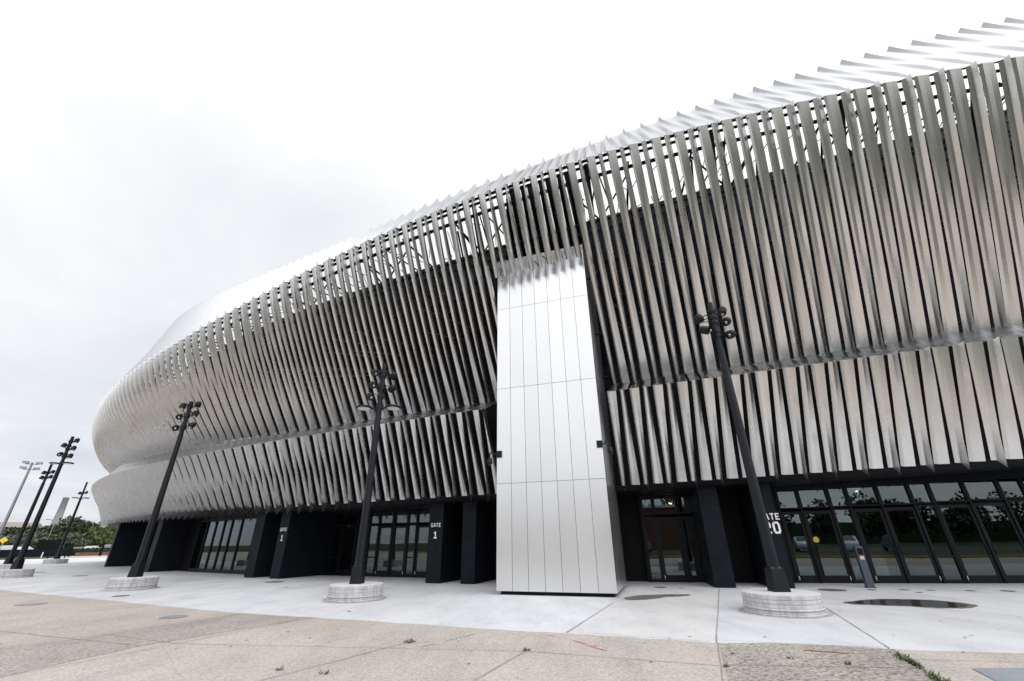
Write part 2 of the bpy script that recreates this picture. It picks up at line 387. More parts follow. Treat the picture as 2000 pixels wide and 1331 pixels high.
# ------------------------------------------------------------------ ground floor: columns, glazing, doors
def abox(mb,t0,t1,o0,o1,z0,z1,mi=0):
    p=[P(t0,o1,z0),P(t1,o1,z0),P(t1,o0,z0),P(t0,o0,z0)]; q=[P(t0,o1,z1),P(t1,o1,z1),P(t1,o0,z1),P(t0,o0,z1)]
    if callable(z1): pass
    mb.hexa(p+q,mi)
W=lambda th_w: th_w/(R_(1)*R0)      # metres -> degrees
STROKE={'G':[[(1,.98),(.12,1),(0,.86),(0,.14),(.12,0),(.98,0),(1,.42),(.72,.42)]],
 'A':[[(0,0),(.38,1),(.62,1),(1,0)],[(.2,.33),(.8,.33)]],'T':[[(0,1),(1,1)],[(.5,1),(.5,0)]],
 'E':[[(1,1),(0,1),(0,0),(1,0)],[(0,.5),(.85,.5)]],'1':[[(.1,.82),(.5,1),(.5,0)],[(.05,0),(.95,0)]],
 '2':[[(0,.78),(.15,1),(.85,1),(1,.85),(1,.6),(.05,.12),(.05,0),(1,0)]],
 '0':[[(.2,1),(.8,1),(1,.82),(1,.18),(.8,0),(.2,0),(0,.18),(0,.82),(.2,1)]]}
def letters(mb,txt,th,z,h,wd,gap,st,o=.02):
    tot=len(txt)*wd+(len(txt)-1)*gap; t=R_(th); tx=np.array([math.cos(t),math.sin(t),0]); n=np.array([math.sin(t),-math.cos(t),0]); c=P(th,o,z)
    lay=0
    for i,ch in enumerate(txt):
        x0=-tot/2+i*(wd+gap)
        for line in STROKE[ch]:
            for (ax,ay),(bx,by) in zip(line[:-1],line[1:]):
                A=np.array([x0+st/2+ax*(wd-st),st/2+ay*(h-st)]); B=np.array([x0+st/2+bx*(wd-st),st/2+by*(h-st)])
                d=B-A; L=np.linalg.norm(d); d/=L; A=A-d*st*.45; B=B+d*st*.45; nn=np.array([-d[1],d[0]])*st/2
                lay=(lay+1)%7; e=.004+.0006*lay
                mb.add([c+tx*q[0]+np.array([0,0,q[1]])+n*e for q in (A-nn,B-nn,B+nn,A+nn)],[(0,1,2,3)])
def column(t0,t1,depth,text=None,label=None,o=0.0):
    mb=MB(); zt=zA((t0+t1)/2)-.17
    abox(mb,t0,t1,o-depth,o,0,zt)
    c=mb.build('column',M['navy'],arena)
    if text:
        lb=MB(); tm=(t0+t1)/2+text[2]; k_=text[1]; letters(lb,'GATE',tm,2.21,.20*k_,.125*k_,.036*k_,.034*k_,o+.004); letters(lb,text[0],tm,1.74,.36*k_,.22*k_,.06*k_,.062*k_,o+.004)
        lb.build('lettering',M['white'],c)
        c['label']='dark column lettered GATE '+text[0]
    return c
column(-13.07,-12.62,2.1)
column(-11.84,-11.39,2.1,('20',1.12,.05))
column(-20.50,-20.04,2.7,('1',.80,0))
column(-19.42,-19.01,2.7)
column(-27.95,-27.47,3.2)
column(-26.60,-26.15,3.2,('1',.80,0))
column(-35.95,-35.4,3.1)
column(-44.6,-43.9,5.5)
column(-5.2+4.0,-.72,2.1); column(.6,1.05,2.1)
def wall(t0,t1,o):
    bw=MB()
    for a,b in zip(arcs(t0,t1,1.5)[:-1],arcs(t0,t1,1.5)[1:]): abox(bw,a,b,o-.2,o,0,4.6 if a>-8 else 3.7)
    bw.build('base_wall',M['black'],arena)
wall(-56,-36.0,-3.2); wall(-35.4,-34.13,-1.7); wall(-29.33,-27.5,-1.65); wall(-21.5,-14.5,-2.5); wall(-12.79,-10.85,-2.15)
bw=MB(); abox(bw,-28.0,-27.52,-3.2,-1.86,0,3.6); bw.build('base_wall',M['black'],arena)
bw=MB(); abox(bw,-14.52,-14.47,-2.7,-2.1,0,3.7); bw.build('base_wall',M['black'],arena)
# interior: dim foyer seen through the glass
it=MB(); T2=arcs(-36,10,1.5)
it.grid(np.array([[P(t,-1.9 if t<-28 else -2.6,.02) for t in T2],[P(t,-12,.02) for t in T2]]),False)
it.grid(np.array([[P(t,-12,0) for t in T2],[P(t,-12,4.8) for t in T2]]),False)
it.grid(np.array([[P(t,-1.9 if t<-28 else -2.6,zA(t)-.22) for t in T2],[P(t,-12,zA(t)-.22) for t in T2]]),False)
it.build('foyer',mat('foyer_dark',(.018,.017,.017),.7),arena)
for (t,o,z,l) in ((-30.0,-2.4,2.9,.9),(-26.6,-4.0,2.85,.8),(-8.3,-3.4,3.42,.35),(-6.0,-3.3,3.5,.3),(-13.6,-3.2,3.1,.35),(-23.3,-3.6,3.05,.5)):
    mb=MB(); a=P(t,o,z); b=P(t+.25*l,o-1.0*l,z); mb.tube(a,b,.035,n=6); mb.build('ceiling_light',M['lamp'],arena)
for t,o in ((-35.3,-4.0),(-25.95,-3.9),(-34.8,-6.5)):
    mb=MB(); mb.tube(P(t,o,0.02),P(t,o,3.1),.10,n=10); mb.build('interior_post',mat('pale_post',(.55,.52,.45),.6),arena)

zg=sp([-40,-29,-27,-21,-14,-10.8,-7,-4.75,8],[3.12,3.12,3.22,3.19,3.27,3.40,3.57,3.73,4.3])
def frame_rect(mb,t0,t1,z0,z1,o,wd,dep,wb=None):
    """rectangular frame, members butt end to end"""
    ww=W(wd); wb=wd if wb is None else wb
    abox(mb,t0,t0+ww,o-dep/2,o+dep/2,z0,z1); abox(mb,t1-ww,t1,o-dep/2,o+dep/2,z0,z1)
    abox(mb,t0+ww,t1-ww,o-dep/2+.003,o+dep/2-.003,z1-wd,z1); abox(mb,t0+ww,t1-ww,o-dep/2+.003,o+dep/2-.003,z0,z0+wb)
def pane(name,t0,t1,z0,z1,o,parent,m='glass'):
    mb=MB(); abox(mb,t0,t1,o-.008,o+.008,z0,z1); return mb.build(name,M[m],parent)
def bay(t0,t1,kind,o,hand=1):
    H=zg((t0+t1)/2); Ld=H*.755; g=W(.03)
    # transom window
    if kind!='strip':
        mb=MB(); frame_rect(mb,t0+g,t1-g,Ld+.10,H,o,.05,.12); f=mb.build('transom_window',M['frame'],arena)
        pane('pane',t0+g+W(.05),t1-g-W(.05),Ld+.15,H-.05,o,f)
    if kind=='door' or kind=='panel':
        mb=MB(); frame_rect(mb,t0+g,t1-g,.012,Ld,o,.115,.055,.24); d=mb.build('door',M['frame'],arena)
        pane('pane' if kind=='door' else 'infill_panel',t0+g+W(.115),t1-g-W(.115),.252,Ld-.115,o,d,'glass' if kind=='door' else 'greypanel')
        hb=MB(); th=(t1-g-W(.06)) if hand>0 else (t0+g+W(.06))
        hb.path([P(th,o+.03,.95),P(th,o+.085,.97),P(th,o+.085,1.28),P(th,o+.03,1.30)],.014,n=6); hb.build('door_handle',M['frame'],d)
        kb=MB(); th=(t0+g+W(.055)) if hand>0 else (t1-g-W(.055)); abox(kb,th-W(.014),th+W(.014),o+.03,o+.045,.10,.24); kb.build('hinge_cover',M['steelbright'],d)
        return d
    elif kind=='side':
        mb=MB(); frame_rect(mb,t0+g,t1-g,.012,Ld+.04,o,.05,.12,.10); abox(mb,t0+g+W(.05),t1-g-W(.05),o-.05,o+.05,.86,.92)
        d=mb.build('window',M['frame'],arena); pane('pane',t0+g+W(.05),t1-g-W(.05),.112,.86,o,d); pane('pane',t0+g+W(.05),t1-g-W(.05),.92,Ld-.01,o,d)
    elif kind=='strip':
        mb=MB(); frame_rect(mb,t0+g,t1-g,.012,H,o,.05,.12,.20); 
        d=mb.build('window',M['frame'],arena); pane('pane',t0+g+W(.05),t1-g-W(.05),.212,H-.05,o,d)
def run(edges,kinds,o):
    h=1
    for (a,b),k in zip(zip(edges[:-1],edges[1:]),kinds):
        bay(a,b,k,o,h); 
        if k in('door','panel'): h=-h
    for a in edges:
        mul=MB(); abox(mul,a-W(.03)+W(.0005),a+W(.03)-W(.0005),o-.075,o+.075,0,zA(a)-.19); mul.build('mullion',M['frame'],arena)
    mul=MB()
    # dark header above the glass
    for a,b in zip(edges[:-1],edges[1:]): abox(mul,a+W(.03),b-W(.03),o-.06,o+.06,zg((a+b)/2)+.004,zA((a+b)/2)-.19)
    mul.build('header',M['frame'],arena)
run([-34.1,-33.35,-32.6,-31.9,-31.3,-30.55,-29.35],['strip']*6,-1.6)
run([-27.5,-26.75,-26.08,-25.62,-24.88,-24.3,-23.84,-23.21,-22.57,-22.18,-21.54],['panel','panel','side','door','door','side','door','door','side','door'],-3.0)
run([-14.46,-14.12,-13.46,-12.8],['side','door','door'],-2.2)
run([-10.82,-10.27,-9.52,-9.05,-8.29,-7.51,-7.01,-6.17,-5.33,-4.75,-3.9,-3.05,-2.5,-1.65,-.8,-.25,.6,1.45,2.0,2.9,3.8],['door','door','side']*6+['door','door'],-2.2)
st=MB(); c0=P(-10.12,-2.17,1.52); t=R_(-10.12)
st.lathe(c0,(math.sin(t),-math.cos(t),0),[(.11,0),(.11,.006)],n=20); st.build('round_sticker',M['sticker'],arena)

# ------------------------------------------------------------------ silver pylon
pl=np.array([-.62,16.31]); pr=np.array([3.14,15.09]); ux=(pr-pl); wid=np.linalg.norm(ux); ux/=wid; uy=np.array([-ux[1],ux[0]])  # uy into the building
def pp(u,v,z): q=pl+ux*u+uy*v; return (q[0],q[1],z)
def pbox(mb,u0,u1,v0,v1,z0,z1): mb.hexa([pp(u0,v0,z0),pp(u1,v0,z0),pp(u1,v1,z0),pp(u0,v1,z0),pp(u0,v0,z1),pp(u1,v0,z1),pp(u1,v1,z1),pp(u0,v1,z1)])
dep=3.42
core=MB(); pbox(core,.04,wid-.04,.04,dep,.10,13.36); 
pyl=core.build('pylon',M['pylonseam'],arena)
pb_=MB(); pbox(pb_,.12,wid-.12,.12,dep,.0,.10); pb_.build('plinth',M['black'],pyl)
zj=[.10,3.50,7.14,10.80,13.38]; G_=.0065
for a,b in zip(zj[:-1],zj[1:]):
    n=7
    for i in range(n):
        mb=MB(); u0=wid*i/n+(G_ if i else 0); u1=wid*(i+1)/n-(G_ if i<n-1 else 0); pbox(mb,u0,u1,-.0,.035,a+G_,b-G_); mb.build('cladding_panel',M['pylon'],pyl)
    for i in range(6):
        v0=.038+(dep-.038)*i/6+G_; v1=.038+(dep-.038)*(i+1)/6-G_
        mb=MB(); pbox(mb,wid-.036,wid+.0,v0,v1,a+G_,b-G_); mb.build('cladding_panel',M['pylon'],pyl)
        mb=MB(); pbox(mb,.0,.036,v0,v1,a+G_,b-G_); mb.build('cladding_panel',M['pylon'],pyl)
# dark plant room above the pylon behind the shortened fins
mb=MB(); pbox(mb,.1,wid-.05,1.0,3.6,13.38,18.8); mb.build('plant_room',M['inner'],arena)
mb=MB()
for z in (14.6,15.8,17.2): pbox(mb,.1,wid-.05,.90,.998,z,z+.12)
mb.build('plant_rail',M['steel'],arena)

# ------------------------------------------------------------------ ground
def sheet(name,pts,z,m,label=None,kind='structure'):
    mb=MB(); mb.add([(x,y,z) for x,y in pts],[tuple(range(len(pts)))]); o=mb.build(name,M[m]); o['kind']=kind
    if label: o['label']=label
    return o
mb=MB(); n=64; mb.add([(900*math.cos(2*math.pi*i/n),900*math.sin(2*math.pi*i/n),-.012) for i in range(n)],[tuple(range(n))]); tag(mb.build('ground',M['grass']),kind='structure')
edge=[(-110,66),(-62,41.5),(-50,35.4),(-40,30.3),(-30,25.0),(-21.23,20.09),(-13.56,16.16),(-7.39,12.95),(-4.87,12.0),(-.07,10.05),(2.0,9.3),(3.43,8.72),(4.3,8.66),(5.04,8.5),(5.98,8.12),(7.64,7.78),(14,6.5),(30,3.6),(44,2)]
fine=[]
for (a,b) in zip(edge[:-1],edge[1:]):
    L=math.dist(a,b); n=max(1,int(L/.35))
    for i in range(n):
        t=i/n; k=(random.random()-.5)*.07; fine.append((a[0]+(b[0]-a[0])*t+k*.3,a[1]+(b[1]-a[1])*t+k))
fine.append(edge[-1])
sheet('concrete_plaza',[(-110,50),(-40,20),(44,-5),(60,20),(60,130),(-62,130),(-69,72),(-72,62)],-.004,'conc')
sheet('tan_paving',[(-110,-6)]+[(44,-6)]+fine[::-1],.0,'tan')
sheet('far_path',[(-69.4,71),(-84,88),(-108,122),(-72,128),(-57,82)],-.0005,'tan')
sheet('coarse_paving',[(-9.4,8.4),(-7.05,7.0),(-6.61,9.0),(-4.82,11.93),(-6.2,12.42),(-7.06,12.7),(-8.19,10.1)],.004,'grey')
cp=[(2.1,5.2),(2.63,6.57),(3.43,8.68),(4.3,8.62),(5.04,8.46),(5.92,8.1),(5.34,6.93),(4.7,5.4)]
sheet('coarse_paving',cp,.004,'coarse')
sheet('road',[(-120,-7),(70,-7),(70,-16),(-120,-16)],.002,'asphalt')
sheet('parking_lot',[(-80,-24),(70,-24),(70,-44),(-80,-44)],.002,'asphalt')
kb=MB(); kb.box((-25,-6.6,.06),(190,.35,.14)); tag(kb.build('kerb',M['yellow']),kind='structure')
for k_,pts in enumerate(([(3.5,8.95),(5.85,8.25),(7.9,13.0),(9.45,16.7),(7.2,17.2)],[(-24,27),(-18.8,19.2),(-14.6,25.2),(-17,26.5)],[(1.05,9.85),(3.35,8.85),(7.0,17.0),(5.2,18.0),(4.6,15.0),(2.8,13.9)])):
    sheet('concrete_slab',pts,-.0012,('conc_b','conc_c','conc_d')[k_])
# joints
def strips(name,lines,wd,z,m):
    mb=MB()
    for (a,b) in lines:
        d=np.array(b)-np.array(a); L=np.linalg.norm(d); d/=L; nn=np.array([-d[1],d[0]]); k=max(1,int(L/.5)); off=0
        prev=None
        for i in range(k+1):
            q=np.array(a)+d*L*i/k+nn*(random.random()-.5)*.012; w2=wd*(.7+.6*random.random())/2
            cur=(q-nn*w2,q+nn*w2)
            if prev: mb.add([(*prev[0],z),(*cur[0],z),(*cur[1],z),(*prev[1],z)],[(0,1,2,3)])
            prev=cur
    tag(mb.build(name,M[m]),kind='structure')
strips('paving_joint',[((7.25,17.4),(3.42,8.75)),((8.02,13.03),(5.9,8.15)),((10.1,12.56),(12.2,8.0)),((.98,9.75),(2.74,13.9)),((-14.5,25.4),(-18.8,19.0)),((-31,38),(-38,30.5)),((8.02,13.03),(9.6,16.8))],.020,.008,'joint')
strips('paving_joint',[((3.42,8.7),(1.9,4.9)),((5.9,8.1),(4.7,5.4)),((-8.19,10.11),(-6.07,9.16)),((-6.07,9.16),(.15,8.26)),((.15,8.26),(2.92,7.24)),((2.92,7.3),(5.38,7.02)),((-9.2,8.8),(-6.8,12.7)),((-7.05,7.0),(-4.82,11.93)),((-1.91,9.01),(-4.2,5.4)),((-11.5,8.2),(-8.6,13.4)),((-14.8,9.4),(-11.4,14.9)),((-20,12),(-15.2,16.9)),((-21,14.5),(-6.61,9.0)),((.17,8.29),(-1.5,4.5)),((5.6,7.5),(14,6.0))],.013,.009,'tjoint')
for a,b,m in (((1.02,9.02),(1.2,8.72),'pink'),((1.25,8.55),(1.45,8.23),'pink'),((1.2,8.6),(1.38,8.6),'pink'),((4.51,8.1),(5.05,7.84),'red'),((.6,9.55),(.72,9.42),'pink'),((-1.25,9.14),(-.76,9.76),'cyan'),((-1.1,9.5),(-1.0,9.05),'cyan'),((-1.6,8.7),(-1.4,8.9),'cyan')):
    strips('chalk_mark',[(a,b)],.035,.010,m)
def blob(name,pts,z,m,n=6,kind='structure'):
    # smooth closed outline
    P_=np.array(pts); k=len(P_); out=[]
    for i in range(k):
        p0,p1,p2,p3=P_[i-1],P_[i],P_[(i+1)%k],P_[(i+2)%k]
        for s in range(n):
            t=s/n; out.append(.5*((2*p1)+(-p0+p2)*t+(2*p0-5*p1+4*p2-p3)*t*t+(-p0+3*p1-3*p2+p3)*t**3)*1.0)
    if name!='grime_ring': out=[q+np.array([math.sin(i*1.7)+math.sin(i*.9+2),math.cos(i*2.3)+math.sin(i*1.1)])*.022 for i,q in enumerate(out)]
    return sheet(name,[tuple(q) for q in out],z,m,kind=kind)
blob('puddle',[(8.92,13.35),(9.6,13.75),(10.4,13.95),(11.29,13.7),(11.6,13.0),(11.29,12.46),(10.59,12.3),(9.9,12.75),(9.3,13.0)],.006,'water')
blob('puddle_margin',[(8.8,13.35),(9.6,13.84),(10.4,14.05),(11.4,13.8),(11.8,13.0),(11.4,12.36),(10.59,12.2),(9.85,12.65),(9.25,12.9)],.003,'damp')
blob('puddle',[(3.25,14.75),(3.75,15.5),(4.7,15.75),(5.5,15.7),(5.3,15.3),(4.6,15.1),(4.2,14.75),(3.6,14.5)],.006,'damp')
def disc(name,x,y,r,z,m,sq=1):
    return sheet(name,[(x+r*(1+.08*math.sin(3*i))*math.cos(i*math.pi/10),y+sq*r*math.sin(i*math.pi/10)) for i in range(20)],z,m)
for x,y,r in ((10.64,16.5,.42),(8.3,16.95,.30),(5.35,18.0,.22),(12.9,16.3,.15),(13.6,16.1,.12),(14.6,15.8,.14),(11.9,16.4,.13),(12.7,15.5,.10),(15.6,15.6,.18),(16.9,15.2,.14),(6.0,17.6,.1),(-11.2,22.6,.42),(-13.9,17.3,.25),(-26,28.8,.4),(-33,33,.6),(-9.3,19.8,.08),(-4.3,12.9,.05)):
    disc('damp_stain',x,y,r,.0045,'damp',1)
sheet('utility_plate',[(6.05,6.98),(6.9,6.98),(6.6,6.3),(5.75,6.3)],.008,'plate'); 
disc('utility_plate',-8.4,12.3,.30,.008,'plate'); disc('utility_plate',-14.9,15.2,.38,.008,'plate')

# ------------------------------------------------------------------ lamp posts
def spotlight(parent,x,y,z,side,fwd,yaw=0,aim=(0,-.5,-.8),r=.135):
    """round floodlight on a looped yoke arm; side -1 left, 1 right"""
    arm=.36*side; cx=x+arm; cy=y+fwd
    ax=Vector(aim).normalized(); c=Vector((cx,cy,z))
    b=MB(); b.lathe(c-ax*.20,ax,[(.03,0),(.075,.01),(.11,.05),(.118,.10),(.13,.105),(.13,.125),(.12,.13),(.13,.165),(r,.17),(r,.195),(.127,.20),(r,.235),(r,.27),(r-.012,.275)],n=20)
    o=b.build('spotlight',M['pole'],parent)
    l=MB(); l.lathe(c+ax*.072,ax,[(r-.02,0),(r-.02,.004)],n=16); l.build('lens',M['screen'],o)
    l=MB(); l.lathe(c+ax*.10+Vector((.03,0,0)),ax,[(.035,0),(.04,.02),(.01,.03)],n=12); l.build('painted_glint',M['lens'],o)  # small white blob painting a bright glint on the dark lens
    q=MB(); s=Vector((side,0,0)); px=Vector((x,y,z))
    for dz in (.09,-.10):
        q.path([px+Vector((.08*side,0,dz)),px+Vector((.2*side,fwd*.4,dz*1.3)),c+Vector((-.10*side,0,dz*.8))],.014,n=5)
    q.path([px+Vector((.1*side,-.05,.02)),c+Vector((-.05*side,-.13,-.10))],.012,n=5)
    q.tube(px+Vector((.0,0,-.05)),px+Vector((0,0,.05)),.125,n=12)
    q.build('yoke',M['pole'],o)
def lamp_post(x,y,H,label,spots,discs=(),r_pl=.82,zp=.42,lean=0):
    e=empty('lamp_post',(x,y,0),label,'lamp post','black light poles standing in round concrete bases')
    pl_=MB(); R1=r_pl; prof=[(R1+.02,0)]; z=0
    for h,rr in ((.045,.015),(.06,.0),(.05,.012),(.085,-.004),(.085,-.008),(.105,-.012)):
        sc=zp/.43
        prof+= [(R1+rr+.014,z+.008*sc),(R1+rr+.014,z+(h-.016)*sc),(R1+rr-.008,z+(h-.008)*sc),(R1+rr-.008,z+h*sc)]; z+=h*sc
    prof=[(a,b) for a,b in prof]; prof.append((R1-.04,zp+.004))
    pl_.lathe((x,y,0),(0,0,1),prof,n=48,smooth=False); pl_.build('concrete_base',M['planter'],e)
    b=MB(); s=.185; t=.155; z0=zp+.003
    b.hexa([(x-s,y-s,z0),(x+s,y-s,z0),(x+s,y+s,z0),(x-s,y+s,z0),(x-t,y-t,z0+.50),(x+t,y-t,z0+.50),(x+t,y+t,z0+.50),(x-t,y+t,z0+.50)])
    b.hexa([(x-t+.01,y-t+.01,z0+.50),(x+t-.01,y-t+.01,z0+.50),(x+t-.01,y+t-.01,z0+.50),(x-t+.01,y+t-.01,z0+.50),(x-t+.06,y-t+.06,z0+.56),(x+t-.06,y-t+.06,z0+.56),(x+t-.06,y+t-.06,z0+.56),(x-t+.06,y+t-.06,z0+.56)])
    b.build('base_cover',M['pole'],e)
    p=MB(); p.tube((x,y,z0+.4),(x,y,H-1.6),.145,.10,n=12); p.tube((x,y,H-1.6),(x,y,H),.085,.085,n=12)
    for (zz,_s,_f,_a) in spots: p.tube((x,y,zz-.09),(x,y,zz+.0),.105,n=12)
    p.build('pole',M['pole'],e)
    for (zz,sd,fw,am) in spots: spotlight(e,x,y,zz,sd,fw,0,am)
    for (zz,dx,dy) in discs:
        d=MB(); cx,cy=x+dx,y+dy; d.lathe((cx,cy,zz-.05),(0,0,1),[(.25,0),(.285,.02),(.285,.06),(.25,.085),(.05,.10)],n=28); o=d.build('disc_lamp',M['pole'],e)
        l=MB(); l.lathe((cx,cy,zz-.058),(0,0,1),[(.235,0),(.235,.007)],n=24); l.build('diffuser',M['lens'],o)
        a=MB(); a.path([(x,y,zz-.22),(x+dx*.3,y+dy*.3,zz-.06),(x+dx*.65,y+dy*.65,zz)],.035,n=8); a.build('arm',M['pole'],o)
dn=(0,-.35,-.9)
lamp_post(6.42,11.95,8.50,'lamp post with five floodlights nearest the camera, in front of the column lettered GATE 20',
  [(8.20,1,.05,(-.35,-.2,-.9)),(7.80,1,-.05,(-.6,-.5,-.5)),(7.32,1,-.1,(-.75,-.45,-.4)),(7.98,-1,.15,(.5,.4,-.7)),(7.48,-1,-.1,(.7,-.5,-.4))],r_pl=.84)
lamp_post(-5.05,15.55,8.0,'lamp post with two round disc lamps below its floodlights, left of the silver pylon',
  [(7.62,-1,.0,(.5,-.6,-.5)),(7.10,-1,-.05,(.5,-.7,-.5)),(6.62,-1,-.1,(.4,-.7,-.6)),(7.50,1,.1,(-.5,.5,-.4)),(6.98,1,.1,(-.5,.5,-.2))],
  [(6.20,-.53,-.1),(6.26,.50,.12)])
lamp_post(-15.75,20.0,7.95,'lamp post with three pairs of floodlights and no disc lamps, before the far left glazing',
  [(7.70,-1,0,dn),(7.76,1,0,(-.3,.3,-.7)),(7.20,-1,0,(.3,-.7,-.5)),(7.30,1,0,dn),(6.66,-1,0,(.3,-.7,-.4)),(6.75,1,0,(-.3,-.5,-.6))])
lamp_post(-29.3,28.1,8.2,'tall lamp post at the left edge with a cluster of floodlights above two disc lamps',
  [(7.9,1,0,dn),(7.6,-1,0,dn),(7.4,1,0,dn),(7.05,-1,0,(.3,-.7,-.4)),(6.9,1,0,dn)],[(6.5,-.53,.1),(6.47,.53,-.1)])
lamp_post(-38.85,36.5,7.95,'lamp post behind the tall left edge one, with two single rows of floodlights',
  [(7.2,1,0,dn),(7.15,-1,0,dn),(6.75,-1,0,dn),(6.8,1,0,dn)],r_pl=.84)
lamp_post(-47.9,49.6,8.1,'most distant lamp post on the left, one floodlight row above its disc lamps',
  [(6.9,-1,0,dn),(6.95,1,0,dn)],[(6.45,-.6,0),(6.42,.6,0)],r_pl=.95)

# ------------------------------------------------------------------ security cameras on the pylon, access kiosk
def seccam(plate,dirn,label):
    px,py,pz=plate; e=empty('security_camera',(px,py,pz),label,'security camera','dome cameras on the pylon edges')
    d=Vector((ux[0]*dirn,ux[1]*dirn,0)); n=Vector((-uy[0],-uy[1],0)); o=Vector(plate)
    b=MB(); q=o+n*.03
    u=Vector((ux[0],ux[1],0))
    def bx(mb,c,w_,d_,h_):
        P8=[c+u*a*w_/2+n*bb*d_/2+Vector((0,0,h_/2*zz)) for zz in (-1,1) for a,bb in ((-1,1),(1,1),(1,-1),(-1,-1))]; mb.hexa(P8)
    bx(b,q,.20,.055,.24); bx(b,q+n*.035,.13,.02,.17)
    b.build('mounting_plate',M['pole'],e)
    a=MB(); pts=[q+d*.08+n*.02]
    for i in range(9):
        t=math.pi*i/8*.98; pts.append(q+d*(.08+.10+.0)+d*(.09-.09*math.cos(t))+n*.03+Vector((0,0,.10*math.sin(t)-.02)))
    end=pts[-1]; pts.append(end+Vector((0,0,-.12))); a.path(pts,.022,n=8); a.build('arm',M['pole'],e)
    h=MB(); h.lathe(pts[-1]+Vector((0,0,.02)),(0,0,-1),[(.03,0),(.065,.02),(.085,.07),(.105,.15),(.11,.20),(.10,.21)],n=18); hd=h.build('housing',M['pole'],e)
    g=MB(); g.lathe(pts[-1]+Vector((0,0,-.195)),(0,0,-1),[(.075,0),(.07,.04),(.05,.075),(.015,.09)],n=16); g.build('dome',M['screen'],hd)
seccam((-.53,16.28,4.56),-1,'dome security camera on a curved arm at the left edge of the pylon')
seccam((3.05,15.12,4.66),1,'dome security camera on a curved arm at the right edge of the pylon')
kx,ky=12.35,17.05
e=empty('access_kiosk',(kx,ky,0),'slim grey post with black reader and card label before the gate 20 doors','access post')
b=MB(); b.box((kx,ky,.66),(.24,.14,1.28),-.1); b.box((kx,ky,.012),(.30,.20,.024),-.1); b.build('post',mat('slate_paint',(.055,.07,.095),.4,rnoise=.08),e)
b=MB(); b.box((kx-.008,ky-.078,1.13),(.17,.02,.20),-.1); b.build('reader',M['screen'],e)
b=MB(); b.box((kx-.008,ky-.076,.93),(.14,.012,.11),-.1); b.build('card_label',M['card'],e)

# ------------------------------------------------------------------ weeds in the joints
wd=MB()
def tuft(x,y,r,n,h=.06):
    for i in range(n):
        a=random.random()*6.28; d=r*math.sqrt(random.random()); px,py=x+d*math.cos(a),y+d*math.sin(a); b=random.random()*6.28; l=h*(.5+random.random()); w_=.012
        wd.add([(px-w_*math.sin(b),py+w_*math.cos(b),.006),(px+w_*math.sin(b),py-w_*math.cos(b),.006),(px+l*.8*math.cos(b),py+l*.8*math.sin(b),.006+l*.7)],[(0,1,2)])
for i in range(26):
    t=i/25; tuft(5.72-.62*t+(random.random()-.5)*.05,7.80-1.5*t,.05+.04*random.random(),14 if .05<t<.5 or t>.75 else 3)
for x,y,r,n in ((-1.91,9.01,.10,26),(-1.8,9.05,.06,10),(.17,8.29,.06,16),(2.9,7.2,.03,8),(3.3,7.9,.03,6),(4.6,7.25,.04,8),(-2.6,7.1,.05,10),(4.0,7.6,.03,5),(-3.3,7.3,.05,8)): tuft(x,y,r,n)
tag(wd.build('weeds',M['weed']),kind='stuff')
# grime collars round the lamp bases, gum and small litter
for (x,y) in ((6.42,11.95),(-5.05,15.55),(-15.75,20.0)):
    blob('grime_ring',[(x+(.93+.10*random.random())*math.cos(i*.449),y+(.93+.10*random.random())*math.sin(i*.449)) for i in range(14)],.0012,'grime')
mb=MB()
for i in range(260):
    x=-14+28*random.random(); y=5+16*random.random(); r=.012+.022*random.random()
    mb.add([(x+r*math.cos(k*1.047),y+r*.8*math.sin(k*1.047),.0105) for k in range(6)],[tuple(range(6))])
tag(mb.build('gum_spots',M['gum']),kind='stuff')

# ------------------------------------------------------------------ background on the left
def polar(az,d): return d*math.sin(R_(az)),d*math.cos(R_(az))
def foliage(mb,c,rad,n,leaf,clumps=9):
    cl=[]
    for i in range(clumps):
        v=rng.normal(size=3); v/=np.linalg.norm(v); v*=rng.random()**.4; cl.append((np.array(c)+v*np.array(rad)*.72, .30+.28*rng.random()))
    for i in range(n):
        k=cl[rng.integers(clumps)]; v=rng.normal(size=3); v/=np.linalg.norm(v); q=k[0]+v*np.array(rad)*k[1]*(.55+.45*rng.random())
        a=rng.normal(size=3); a/=np.linalg.norm(a); b=np.cross(a,rng.normal(size=3)); b/=np.linalg.norm(b); l=leaf*(.6+.8*rng.random())
        mb.add([q-a*l,q+b*l*.55,q+a*l,q-b*l*.55],[(0,1,2,3)])
def tree(x,y,h,rx,m,label,group,n=1700,leaf=.34,trunk=.28,name='broadleaf_tree'):
    e=empty(name,(x,y,0),label,'tree',group)
    t=MB(); hh=h*trunk
    t.tube((x,y,0),(x+.1,y,hh),.03*h,.02*h,n=8)
    for i in range(5):
        a=i*1.26+rng.random(); t.tube((x+.1,y,hh*.95),(x+math.cos(a)*rx*.5,y+math.sin(a)*rx*.5,h*.62),.016*h,.006*h,n=6)
    t.build('trunk',M['trunk'],e)
    c=MB(); foliage(c,(x,y,h*(.56+trunk*.18)),(rx,rx,h*(.48-trunk*.2)),n,leaf,14); c.build('crown',M[m],e)
    return e
gt='trees beyond the plaza'
